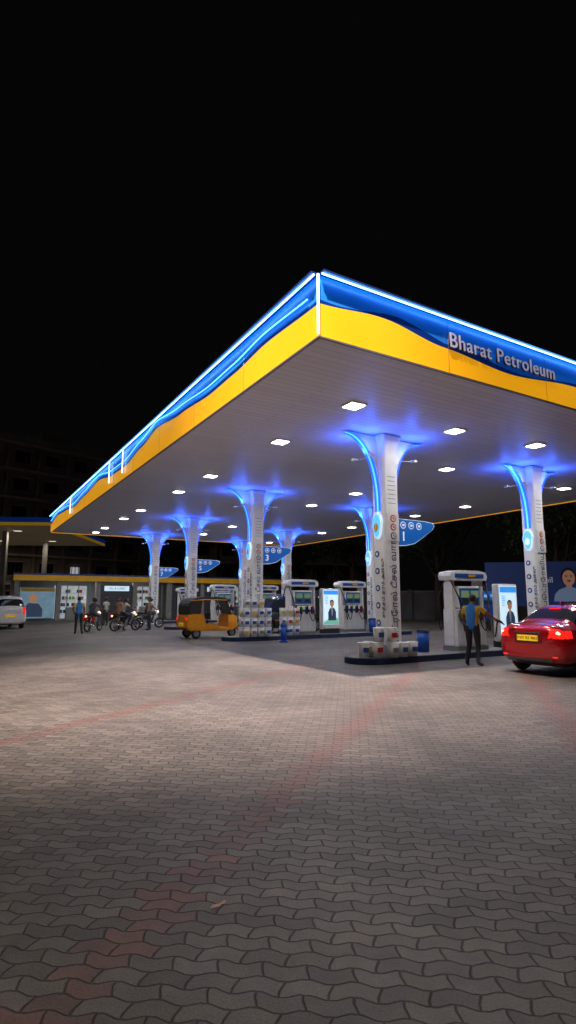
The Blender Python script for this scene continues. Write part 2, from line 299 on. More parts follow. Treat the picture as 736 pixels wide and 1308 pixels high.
# ---------------------------------------------------------------- columns
colpos=[(4.2,4.9),(4.5,11.6),(13.1,5.4),(14.0,12.3),(21.9,5.9),(24.6,13.5),(30.4,6.4),(31.8,13.8)]
SH=mat('shield_glow',(.1,.3,.8),.3,em=(.05,.3,1),es=1.6)
SHW=mat('shield_white',(.8,.85,.9),.3,em=(.7,.85,1),es=.6)
SGN=mat('sign_blue',(.01,.13,.5),.35,em=(.0,.10,.42),es=.3)
def column(i,a,b):
    R=root('canopy_column',P(a,b),TH)
    w=.255
    secs=[(0,w),(2.2,w),(3.9,w),(4.8,w),(5.5,w+.02),(5.85,w+.05),(6.0,w+.10)]
    vs=[];fs=[]
    c=.05
    for z,h in secs:
        for x,y in ((-h+c,-h),(h-c,-h),(h,-h+c),(h,h-c),(h-c,h),(-h+c,h),(-h,h-c),(-h,-h+c)): vs.append((x,y,z))
    for k in range(len(secs)-1):
        for j in range(8): fs.append((k*8+j,k*8+(j+1)%8,(k+1)*8+(j+1)%8,(k+1)*8+j))
    mesh('shaft',vs,fs,WHITE,R)
    for sg in (-1,1):
        pts=[]; T=18
        for k in range(T+1):
            t=k/T*math.pi/2; pts.append((sg*(w+.0+1.05*(1-math.cos(t))**1.15),3.95+2.03*math.sin(t)))
        poly=pts+[(sg*(w-.05),5.98),(sg*(w-.05),3.95)]
        prism('bracket_fin',poly,.12,WHITE,R)
        vs=[];fs=[];mi=[]
        for x,z in pts:
            vs+=[(x+sg*.012,-.12,z-.006),(x+sg*.012,-.03,z-.006),(x+sg*.012,.03,z-.006),(x+sg*.012,.12,z-.006)]
        for k in range(T):
            for j in range(3): fs.append((k*4+j,k*4+j+1,(k+1)*4+j+1,(k+1)*4+j)); mi.append(1 if j==1 else 0)
        mesh('blue_led_rim',vs,fs,[LEDB,LEDT],R,mi=mi)
        for yy in (-.34,.34):
            l=bpy.data.lights.new('rim_glow_fill','AREA'); l.shape='DISK'; l.energy=17; l.color=(.03,.12,1); l.size=.12  # added fill lamps spreading the rim LEDs' blue over the soffit
            link(bpy.data.objects.new('rim_glow_fill',l),R,(sg*.75,yy,5.42),(math.pi,0,0))
            box('fill_can',(sg*.75,yy,5.37),(.14,.14,.06),WHITE2,R,.02); tube('fill_arm',[(sg*.75,yy,5.35),(sg*.45,0,5.42)],.012,WHITE2,R,6)  # housings and arms for the added fill lamps
    for z in [4.15+.12*k for k in range(11)]:
        box('slot',(0,-w-.001,z),(.26,.006,.016),GREY,R,0)
    prism('shield_back',[(.2*math.cos(t)*(1 if math.sin(t)>0 else .8),.36*math.sin(t)) for t in [k*math.pi/12 for k in range(24)]],.05,SHW,R,(-w-.035,0,3.55),(0,0,-math.pi/2))
    prism('shield_face',[(.16*math.cos(t)*(1 if math.sin(t)>0 else .8),.31*math.sin(t)) for t in [k*math.pi/12 for k in range(24)]],.02,SH,R,(-w-.075,0,3.55),(0,0,-math.pi/2))
    prism('shield_emblem',[(.09*math.cos(t),.12*math.sin(t)) for t in [k*math.pi/8 for k in range(16)]],.01,YEL if i%2==0 else SHW,R,(-w-.092,0,3.5),(0,0,-math.pi/2))
    box('icon_panel',(0,-w-.02,3.5),(.42,.03,.74),WHITE2,R,.01)
    for k in range(3):
        disc('icon_ring',(-.0,-w-.042,3.73-.23*k),.095,REDICON if k!=2 else INK,R)
        disc('icon_disc',(-.0,-w-.050,3.73-.23*k),.066,WHITE2,R)
        box('icon_bar',(0,-w-.058,3.73-.23*k),(.08,.006,.025),INK,R,0,(0,.7,0))
    text('tamil_text','பாரத் பெட்ரோலியம்' if i%2 else 'பெட்ரோல் டீசல் வாங்க',.26,(0.02,-w-.006,1.95),0,INK,R,True)
    text('side_text','சுத்தம் தரம் அளவு',.15,(-w-.006,-.13,1.9),-math.pi/2,INK,R,True)
    for k,z in enumerate((2.8,2.35,1.9,1.45,1.0,.62)):
        disc('side_icon',(-w-.006,.08,z),.085,INK if k%2 else BLUEP,R,-math.pi/2,.008)
        disc('side_icon_in',(-w-.012,.08,z),.045,WHITE2,R,-math.pi/2,.008)
    box('plinth',(0,0,.3),(.58,.58,.3),mat('plinth_white',(.5,.5,.5),.6,noise=.4,nscale=6),R,.02)
    if b<8:
        pts=[(0,.34),(.35,.33),(.9,.33),(1.3,.30),(1.36,.22),(1.3,.12),(1.1,.0),(.85,-.16),(.6,-.30),(.3,-.36),(0,-.38)]
        prism('flag_sign_edge',[(x*1.015,z*1.04) for x,z in pts],.06,SHW,R,(w+.0,-.14,3.42))
        prism('flag_sign_panel',pts,.075,SGN,R,(w+.0,-.14,3.42))
        n={0:'1',2:'3',4:'5',6:'7'}[i]
        text('pump_number',n,.34,(w+.2,-.19,3.28),0,WIK,R,off=.008)
        for k in range(3):
            disc('ring',(w+.2+.29*k,-.182,3.60),.1,WIK,R,0,.006); disc('ring_in',(w+.2+.29*k,-.188,3.60),.075,SGN,R,0,.006)
            box('ring_icon',(w+.2+.29*k,-.194,3.60),(.08,.006,.06),WIK,R,0)
for i,(a,b) in enumerate(colpos): column(i,a,b)
# ---------------------------------------------------------------- islands
def island(a,b0,b1):
    c=P(a,(b0+b1)/2); R=root('pump_island',c,TH); L=(b1-b0)*1.0; h=.62
    pts=[]
    for k in range(13): t=-math.pi/2+math.pi*k/12; pts.append((L/2-h+h*math.cos(t),h*math.sin(t)))
    for k in range(13): t=math.pi/2+math.pi*k/12; pts.append((-L/2+h+h*math.cos(t),h*math.sin(t)))
    def slab(nm,z0,z1,sc,m):
        q=[(x*(1-sc/L*2),y*(1-sc/h)) for x,y in pts]; n=len(q)
        bm=bmesh.new(); A=[bm.verts.new((x,y,z0)) for x,y in q]; B=[bm.verts.new((x,y,z1)) for x,y in q]
        bm.faces.new(B); [bm.faces.new((A[i],A[(i+1)%n],B[(i+1)%n],B[i])) for i in range(n)]
        bmesh.ops.bevel(bm,geom=[e for e in bm.edges if abs(e.verts[0].co.z-z1)<1e-4 and abs(e.verts[1].co.z-z1)<1e-4],offset=.02,segments=2,affect='EDGES')
        bm2(nm,bm,m,R)
    slab('kerb',0,.15,0,BLUEK); slab('island_top',.1,.158,.06,CONC)
for a,b0,b1 in ((4.35,3.7,13.2),(13.3,4.1,13.8),(22.8,4.8,15),(31,5.2,15)): island(a,b0,b1)
# ---------------------------------------------------------------- dispensers
SCR=mat('screen',(.02,.02,.02),.2,em=(.4,.6,.3),es=.25)
GRN=mat('dispenser_green',(.2,.42,.05),.4,noise=.1)
def dispenser(a,b,flip=0):
    R=root('fuel_dispenser',P(a,b,.158),TH+flip)
    box('plinth',(0,0,.06),(1.25,.6,.12),GREY,R)
    box('cabinet',(0,0,.65),(1.2,.52,1.06),WHITE2,R,.03)
    for s in(-1,1):
        for k in range(4): box('door_seam',(-.45+.3*k,s*.262,.62),(.27,.008,.9),mat('panel_offwhite',(.66,.67,.66),.4,noise=.15,nscale=5),R,.002)
        box('stripe',(0,s*.268,.98),(1.12,.01,.1),GRN if b>7 and a<10 else BLUEP,R,0)
        box('head_face',(0,s*.225,1.52),(.82,.02,.5),mat('head_blue',(.03,.12,.35),.3),R,.01)
        for k in (-1,1):
            box('display',(k*.2,s*.24,1.6),(.32,.02,.2),SCR,R,.005)
            box('keypad',(k*.2,s*.24,1.4),(.22,.02,.1),DARK,R,.004)
        for k in range(4):
            x=-.42+.28*k
            box('nozzle_boot',(x,s*.28,1.0),(.13,.06,.3),DARK,R,.02)
            tube('nozzle',[(x,s*.33,1.18),(x,s*.36,1.08),(x,s*.34,.95),(x,s*.31,.86)],[.03,.035,.022,.014],[BLACK,GRN,BLACK,REDICON][k],R)
            pts=[(x,s*.35,1.12)]
            x2=(-1 if x<0 else 1)*.66
            for q in range(1,12):
                t=q/12; pts.append((x+(x2-x)*t, s*(.36+.1*math.sin(t*3.14)), 1.12-.95*math.sin(min(1,t*1.25)*3.14*.8)*(.8) + 1.0*t*t))
            pts.append((x2,s*.12,2.0)); tube('hose',pts,.017,BLACK,R,6)
    box('head',(0,0,1.52),(.9,.43,.62),WHITE2,R,.03)
    for s in (-1,1): box('mast',(s*.6,0,1.2),(.1,.34,2.1),WHITE2,R,.02)
    prism('top_header',[(-.74,2.0),(.74,2.0),(.78,2.12),(.72,2.24),(.4,2.29),(-.4,2.29),(-.72,2.24),(-.78,2.12)],.5,WHITE2,R,bev=.01)
    box('header_band',(0,-.255,2.13),(1.2,.015,.12),BLUEP,R,0); box('header_band_b',(0,.255,2.13),(1.2,.015,.12),BLUEP,R,0)
    box('header_sticker',(.1,-.265,2.13),(.3,.01,.07),YEL,R,0)
for a,b in ((4.4,8.0),(13.3,7.7),(22.8,8.2),(22.8,11),(31,9),(31,11.5),(13.9,10.8)): dispenser(a,b)
ADP=mat('ad_backlit',(.7,.8,.85),.3,em=(.55,.75,.88),es=.9)
ADB=mat('ad_backlit_blue',(.05,.3,.7),.3,em=(.03,.25,.75),es=.9)
ADG=mat('ad_backlit_green',(.2,.5,.4),.3,em=(.15,.5,.35),es=.6)
ADS=mat('ad_face',(.3,.17,.1),.4,em=(.4,.2,.11),es=.6)
ADK=mat('ad_dark',(.03,.05,.1),.4,em=(.03,.05,.1),es=.5)
def adbox(a,b):
    R=root('advert_display',P(a,b,.158),TH)
    box('foot',(0,0,.1),(.8,.4,.2),DARK,R)
    box('case',(0,0,1.05),(.92,.22,1.75),WHITE2,R,.04)
    box('screen_panel',(0,-.118,1.12),(.78,.012,1.5),ADP,R,0)
    box('screen_head',(0,-.127,1.75),(.76,.006,.18),ADB,R,0)
    prism('screen_swoosh',[(-.38,.38),(.38,.38),(.38,.62),(.2,.7),(-.1,.62),(-.38,.5)],.004,ADG,R,(0,-.127,0))
    y=-.13
    disc('portrait_face',(.05,y,1.25),.1,ADS,R,sz=1.25,th=.006); disc('portrait_hair',(.05,y+.002,1.33),.11,ADK,R,th=.006)
    prism('portrait_body',[(-.15,.55),(.27,.55),(.27,.9),(.2,1.05),(.05,1.13),(-.07,1.05),(-.15,.9)],.006,ADK,R,(0,y+.0005,0))
    prism('portrait_shirt',[(.0,1.1),(.1,1.1),(.07,.75),(.04,.75)],.006,WHITE2,R,(0,y-.004,0))
    for k in range(5): box('text_line',(-.24,y,1.55-.07*k),(.2-.02*k,.006,.025),ADB,R,0)
adbox(4.45,9.9); adbox(13.3,9.2)
def bucket(R,x,y,z,s=1):
    cyl('pail',(x,y,z+.19*s),.125*s,.36*s,WHITE2,R,.15*s,18)
    torus('rim',(x,y,z+.35*s),.152*s,.012,WHITE2,R,n=18,k=6); 
    vs=[];fs=[]
    for k in range(7):
        t=-2.3+k*.2
        for zz,rr in ((.13,.139),(.25,.1475)): vs.append((x+rr*s*math.cos(t),y+rr*s*math.sin(t),z+zz*s))
    for k in range(6): fs.append((k*2,k*2+2,k*2+3,k*2+1))
    mesh('label',vs,fs,random.choice([BLUEP,YEL,REDICON,GREY]),R)
    tube('handle',[(x+.155*s*math.cos(t),y-.02-.07*s*abs(math.sin(t)),z+(.33-.1*math.sin(t))*s) for t in [k*math.pi/8 for k in range(9)]],.005,GREY,R,5)
R=root('oil_pail_stack',P(4.2,4.9,.158),TH)
for x,y,z in ((-.55,-.2,0),(-.55,.15,0),(-.25,-.45,0),(.07,-.45,0),(-.5,-.2,.37),(.42,-.42,0),(-.27,-.43,.37),(-.88,-.05,0)): bucket(R,x,y,z)
R=root('oil_pail_stack',P(13.1,5.4,.158),TH)
for x in (-.62,-.3,.02,.34):
    for z in range(4 if x<.1 else 3): bucket(R,x,-.48,z*.37)
for z in range(3): bucket(R,-.62,-.15,z*.37)
R=root('oil_pail_stack',P(13.2,6.6,.158),TH)
for x in (0,.32,.64):
    for z in (0,1,2): bucket(R,x,-.3,z*.37)
def standpipe(p):
    R=root('fire_hydrant',p)
    cyl('barrel',(0,0,.3),.11,.6,BLUEP,R,bev=.01); cyl('flange',(0,0,.03),.17,.06,BLUEP,R); ball('bonnet',(0,0,.62),(.13,.13,.12),BLUEP,R)
    cyl('cap_l',(.16,0,.42),.06,.12,BLUEP,R,rot=(0,math.pi/2,0)); cyl('cap_r',(-.16,0,.42),.06,.12,BLUEP,R,rot=(0,math.pi/2,0)); cyl('nut',(0,0,.76),.03,.06,NAVY,R,n=6)
standpipe(P(11.6,5.9))
R=root('blue_notice_board',P(8,13.5),TH)
cyl('post_l',(-.5,0,1),.03,2,GREY,R); cyl('post_r',(.5,0,1),.03,2,GREY,R); box('board',(0,-.03,1.75),(1.3,.04,.35),SGN,R); text('txt','AIR  WATER',.18,(0,-.056,1.74),0,WIK,R); box('board2',(0,-.03,1.1),(1.1,.04,.6),BLUEP,R)
for a,b in ((4.5,6.4),(12.9,11.3)):
    R=root('litter_bin',P(a,b,.158),TH); cyl('drum',(0,0,.28),.16,.56,BLUEP,R,.19); torus('rim',(0,0,.56),.19,.018,NAVY,R,n=20,k=6); cyl('lid',(0,0,.59),.17,.05,DARK,R)
# ---------------------------------------------------------------- cars
def carbody(name,rows,m,parent,loopfn,arches,wr,post=None,lvl=3):
    bm=bmesh.new(); rings=[]
    for (x,W,zb,belt,top,Wt) in rows:
        h=[(.72*W,zb),(W*.96,zb+.08),(W,zb+.26),(W*.995,belt-.16),(W*.95,belt),(Wt,top-.07),(Wt*.8,top)]
        pts=[(0,zb)]+h+[(0,top+.015)]+[(-a,b) for a,b in h[::-1]]
        rings.append([bm.verts.new((x,y,z)) for y,z in pts])
    n=len(rings[0])
    cr=bm.edges.layers.float.get('crease_edge') or bm.edges.layers.float.new('crease_edge')
    for r0,r1,i in zip(rings,rings[1:],range(99)):
        for j in range(n):
            f=bm.faces.new((r0[j],r0[(j+1)%n],r1[(j+1)%n],r1[j])); jj=j if j<8 else n-1-j
            f.material_index=loopfn(i,jj)
    bm.faces.new(rings[0][::-1]); bm.faces.new(rings[-1])
    bmesh.ops.recalc_face_normals(bm,faces=bm.faces)
    for k in range(len(rings)-1):
        for js,cv in (((5,n-5),.7),((6,n-6),.35)):
            for j in js:
                e=bm.edges.get((rings[k][j],rings[k+1][j]))
                if e: e[cr]=cv
    for r in (rings[0],rings[-1]):
        for j in range(n):
            e=bm.edges.get((r[j],r[(j+1)%n])); e[cr]=.45
    me=bpy.data.meshes.new('t'); bm.to_mesh(me); bm.free()
    for k in m: me.materials.append(k)
    o=bpy.data.objects.new('t',me); COL.objects.link(o)
    s=o.modifiers.new('s','SUBSURF'); s.levels=lvl; s.render_levels=lvl
    cut=[]
    for x in arches:
        bmc=bmesh.new(); bmesh.ops.create_cone(bmc,cap_ends=True,segments=36,radius1=wr+.07,radius2=wr+.07,depth=3)
        mc=bpy.data.meshes.new('c'); bmc.to_mesh(mc); bmc.free(); mc.materials.append(BLACK)
        oc=bpy.data.objects.new('c',mc); COL.objects.link(oc); oc.location=(x,0,wr); oc.rotation_euler=(math.pi/2,0,0); cut.append(oc)
        b=o.modifiers.new('b','BOOLEAN'); b.object=oc; b.operation='DIFFERENCE'; b.solver='EXACT'
    bpy.context.view_layer.update()
    dg=bpy.context.evaluated_depsgraph_get(); me2=bpy.data.meshes.new_from_object(o.evaluated_get(dg))
    for c in cut: bpy.data.objects.remove(c)
    bpy.data.objects.remove(o)
    if len(me2.materials)<len(m)+1:
        me2.materials.append(BLACK)
    if post:
        for p in me2.polygons:
            k=post(p.center,p.normal,p.material_index)
            if k is not None: p.material_index=k
    for p in me2.polygons: p.use_smooth=True
    me2.name=name
    try: me2.set_sharp_from_angle(angle=math.radians(38))
    except Exception: pass
    return link(bpy.data.objects.new(name,me2),parent)
def wheel(R,x,y,r,w=.19,alloy=CHROME):
    s=1 if y>0 else -1; rt=(math.pi/2,0,0)
    torus('tyre',(x,y,r),r*.80,r*.20,BLACK,R,rt,32,12,sq=w/(r*.40)*1.0)
    cyl('rim_barrel',(x,y,r),r*.66,w*.7,DARK,R,rot=rt,n=28)
    torus('rim_lip',(x,y+s*w*.38,r),r*.63,.014,alloy,R,rt,28,6)
    for k in range(6):
        t=k*math.pi/3
        prism('spoke',[(-.03,0),(.03,0),(.045,r*.62),(-.045,r*.62)],.03,alloy,R,(x,y+s*w*.38,r),(0,t,0))
    cyl('hub',(x,y+s*w*.4,r),.05,.04,alloy,R,rot=rt)
def plate(R,x,y,z,sgn,txt='TN07 BZ 9863',m=None):
    m=m or mat('plate_yellow',(.8,.55,.02),.4,em=(1,.6,.02),es=.3)
    box('number_plate',(x,y,z),(.02,.5,.12),m,R,.003); text('plate_text',txt,.085,(x+sgn*.014,y,z),math.pi/2*sgn,mat('black_ink',(.01,.01,.01),.5),R,ext=.001)
TAIL=mat('tail_lamp',(.5,.01,.01),.15,em=(1,.02,.012),es=.9)
TAILW=mat('tail_lamp_core',(.9,.2,.1),.15,em=(1,.25,.12),es=6)
def sedan():
    R=root('red_sedan_car',P(.55,7.75),TH)
    red=mat('car_paint_red',(.36,.006,.012),.2,.3,coat=1,noise=.04,nscale=2)
    rows=[(-2.02,.62,.40,.80,.92,.55),(-1.97,.77,.27,.92,1.06,.66),(-1.75,.835,.22,.97,1.10,.68),(-1.5,.85,.21,.97,1.11,.68),(-1.42,.855,.21,.97,1.13,.67),(-.88,.86,.2,.97,1.44,.56),(-.80,.86,.2,.97,1.47,.56),
      (-.18,.865,.2,.96,1.51,.565),(-.10,.865,.2,.96,1.51,.565),(.42,.865,.2,.95,1.48,.56),(.5,.865,.2,.95,1.45,.56),(1.08,.86,.2,.94,1.08,.66),(1.16,.85,.2,.93,1.04,.66),(1.65,.83,.22,.85,.94,.62),(1.93,.76,.26,.72,.80,.55),(1.99,.62,.36,.62,.68,.5)]
    def lf(i,j):
        if j==5 and 4<=i<=10 and i not in (7,) : return 1
        if j in(6,7) and i in (4,): return 1
        if j in(6,7) and i==10: return 1
        return 0
    def post(c,n,k):
        if k>=3: return None
        if c.x<-1.68 and abs(c.y)>.50 and .80<c.z<1.0 and n.z<.75:
            return 2
        if c.x<-1.85 and abs(c.y)<.40 and .37>c.z: return 3
        return None
    carbody('body',rows,[red,GLASS,TAIL,BLACK],R,lf,(-1.24,1.22),.30,post)
    for x in (-1.24,1.22):
        for y in (-.755,.755): wheel(R,x,y,.30)
        cyl('axle',(x,0,.3),.05,1.4,DARK,R,rot=(math.pi/2,0,0))
    box('underbody',(0,0,.26),(3.4,1.2,.12),BLACK,R)
    for y in (-.63,.63):
        ball('lamp_core',(-1.955,y,.90),(.03,.10,.035),TAILW,R); 
        ball('lamp_core2',(-1.965,y*.97,.83),(.03,.09,.02),mat('lamp_glass',(.5,.3,.3),.1,em=(1,.4,.3),es=1.0),R)
        box('reflector',(-2.0,y*.95,.42),(.02,.12,.03),TAIL,R,.004)
        box('mirror',(.62,y*1.5,1.0),(.12,.18,.11),red,R,.03)
    box('chrome_bar',(-2.035,0,.91),(.03,.62,.03),CHROME,R,.006)
    plate(R,-2.045,0,.79,-1)
    box('plate_recess',(-2.03,0,.79),(.012,.66,.18),mat('recess_red',(.12,.005,.008),.4),R,.004)
    box('bumper_lip',(-1.99,0,.33),(.06,1.1,.06),BLACK,R,.02)
    box('badge',(-2.02,.42,.99),(.02,.2,.025),CHROME,R,.004)
    box('brake_light',(-1.0,0,1.40),(.05,.24,.025),TAIL,R,.004)
    prism('shark_fin',[(-.1,0),(.08,0),(-.06,.07)],.03,red,R,(-.7,0,1.505))
    for y in (-.875,.875):
        for x in (-.3,.55): box('door_handle',(x,y,.86),(.16,.03,.03),CHROME,R,.01)
        box('side_skirt',(0,y*.985,.25),(1.7,.03,.06),BLACK,R,.01)
    for y in(-.56,.56): ball('headlamp',(1.86,y,.72),(.12,.16,.07),CHROME,R)
    box('grille',(1.985,0,.55),(.03,.7,.14),DARK,R)
sedan()
HL=mat('headlamp',(.8,.8,.7),.1,em=(1,.9,.7),es=1.2)
def mpv(name,loc,rz,paint):
    R=root(name,loc,rz)
    rows=[(-2.15,.70,.42,.95,1.05,.6),(-2.12,.82,.30,1.02,1.2,.66),(-1.98,.88,.26,1.05,1.70,.62),(-1.88,.885,.25,1.05,1.77,.62),(-1.1,.89,.24,1.04,1.82,.64),(-1.0,.89,.24,1.04,1.82,.64),(-.1,.89,.24,1.03,1.82,.64),(0,.89,.24,1.03,1.82,.64),(.62,.89,.24,1.02,1.76,.63),(.72,.89,.24,1.02,1.72,.62),(1.3,.88,.24,1.0,1.15,.7),(1.38,.87,.24,.98,1.1,.7),(1.9,.84,.27,.9,1.0,.65),(2.12,.78,.3,.8,.88,.6),(2.18,.66,.38,.7,.76,.5)]
    def lf(i,j):
        if j==5 and 3<=i<=9 and i not in (4,6): return 1
        if j in (6,7) and i in (9,): return 1
        if j in (5,6,7) and i==1: return 1
        return 0
    carbody('body',rows,[paint,GLASS],R,lf,(-1.35,1.35),.32,None,2)
    for x in (-1.35,1.35):
        for y in (-.79,.79): wheel(R,x,y,.32)
    box('underbody',(0,0,.3),(3.6,1.2,.14),BLACK,R)
    for y in (-.72,.72):
        box('tail_lamp',(-2.13,y*.98,1.0),(.05,.14,.4),TAIL,R,.02); ball('headlamp',(2.05,y*.9,.78),(.1,.16,.08),HL,R); box('mirror',(.8,y*1.38,1.08),(.12,.2,.14),paint,R,.03)
        box('roof_rail',(-.6,y*.86,1.86),(2,.04,.04),GREY,R,.01)
    for y in (-.9,.9): box('side_moulding',(0,y,.62),(2.0,.02,.07),mat('moulding_red',(.4,.05,.02),.5),R,.004)
    plate(R,-2.17,0,.72,-1); plate(R,2.19,0,.45,1); box('grille',(2.17,0,.68),(.03,.8,.12),DARK,R); box('bumper',(2.16,0,.4),(.05,1.3,.1),DARK,R)
WCAR=mat('car_paint_white',(.7,.7,.7),.25,coat=.8,noise=.06)
DCAR=mat('car_paint_dark',(.04,.045,.05),.2,.3,coat=1)
mpv('white_mpv_taxi',(-16.5,33.4,0),math.radians(128),WCAR)
mpv('dark_mpv_car',P(17.6,9.3),TH+math.pi,DCAR)
# ---------------------------------------------------------------- auto-rickshaw
def rick(loc,rz):
    R=root('auto_rickshaw',loc,rz)
    Y=mat('rickshaw_yellow',(.72,.27,.01),.35,noise=.15,em=(1,.4,0),es=.02); K=mat('rickshaw_black_hood',(.02,.02,.022),.55,noise=.3)
    prism('rear_body',[(-1.3,.42),(-1.28,.95),(-1.05,1.02),(-.55,1.0),(-.45,.55),(-.4,.32),(-1.1,.32)],1.28,Y,R,bev=.04)
    prism('floor_pan',[(-.45,.30),(-.45,.42),(.55,.42),(.75,.5),(.8,.4),(.6,.30)],1.14,Y,R,bev=.02)
    vs=[];secs=[(.62,.32,.95,.52),(.85,.34,.98,.46),(1.08,.42,.92,.34),(1.2,.55,.82,.18)]
    for x,z0,z1,hw in secs:
        vs+=[(x,-hw,z0),(x,hw,z0),(x,hw*1.02,(z0+z1)/2),(x,hw*.92,z1),(x,-hw*.92,z1),(x,-hw*1.02,(z0+z1)/2)]
    fs=[(k*6+j,k*6+(j+1)%6,(k+1)*6+(j+1)%6,(k+1)*6+j) for k in range(3) for j in range(6)]+[(5,4,3,2,1,0),tuple(range(18,24))]
    mesh('front_cowl',vs,fs,Y,R)
    prism('mudguard',[(.8,.5),(.9,.56),(1.1,.56),(1.28,.44),(1.3,.3),(1.24,.42),(1.08,.5),(.88,.5)],.26,Y,R)
    for s in (-1,1):
        prism('side_sill',[(-.45,.42),(-.45,.62),(.1,.55),(.15,.42)],.05,Y,R,(0,s*.6,0))
        tube('front_pillar',[(.78,s*.46,.95),(.55,s*.54,1.5),(.4,s*.56,1.6)],.022,K,R)
        tube('mid_pillar',[(-.38,s*.6,.5),(-.38,s*.6,1.6)],.02,K,R)
        box('mirror',(.75,s*.62,1.2),(.04,.1,.14),K,R)
        box('tail_lamp',(-1.3,s*.52,.82),(.03,.12,.12),TAIL,R)
    prism('hood',[(-1.24,.98),(-1.22,1.4),(-1.1,1.6),(-.8,1.69),(0,1.72),(.42,1.69),(.6,1.58),(.56,1.52),(.3,1.6),(-.5,1.58),(-.62,1.45),(-.68,1.0)],1.26,K,R,bev=.04)
    tube('hood_seam',[(-.7,-.64,1.0),(-.66,-.645,1.4),(-.6,-.64,1.62)],.012,Y,R); tube('hood_band',[(-1.15,-.64,1.56),(-.5,-.645,1.6),(.5,-.64,1.58)],.02,Y,R)
    gl=mat('windscreen',(.05,.06,.07),.05,spec=.9)
    mesh('windscreen',[(.8,-.44,.96),(.8,.44,.96),(.56,.5,1.54),(.56,-.5,1.54)],[(0,1,2,3)],gl,R)
    box('passenger_seat',(-.62,0,.66),(.5,1.1,.16),K,R,.05); box('seat_back',(-.86,0,.95),(.14,1.1,.5),K,R,.05)
    box('driver_seat',(.05,0,.68),(.36,.5,.1),K,R,.04); box('driver_back',(-.12,0,.9),(.06,.5,.26),K,R,.03)
    tube('handlebar',[(.5,-.3,1.0),(.58,-.1,.98),(.58,.1,.98),(.5,.3,1.0)],.016,GREY,R); tube('steer_col',[(.58,0,.98),(.9,0,.5)],.025,GREY,R)
    cyl('headlamp',(1.2,0,.72),.09,.08,HL,R,rot=(0,math.pi/2,0))
    for x,y in ((1.02,0),(-.85,-.52),(-.85,.52)):
        torus('tyre',(x,y,.21),.155,.055,BLACK,R,(math.pi/2,0,0),24,10,1); cyl('rim',(x,y,.21),.12,.08,GREY,R,rot=(math.pi/2,0,0))
    box('bumper',(-1.32,0,.4),(.04,1.2,.06),K,R); plate(R,-1.335,0,.58,-1)
rick(P(15.6,4.5),TH)
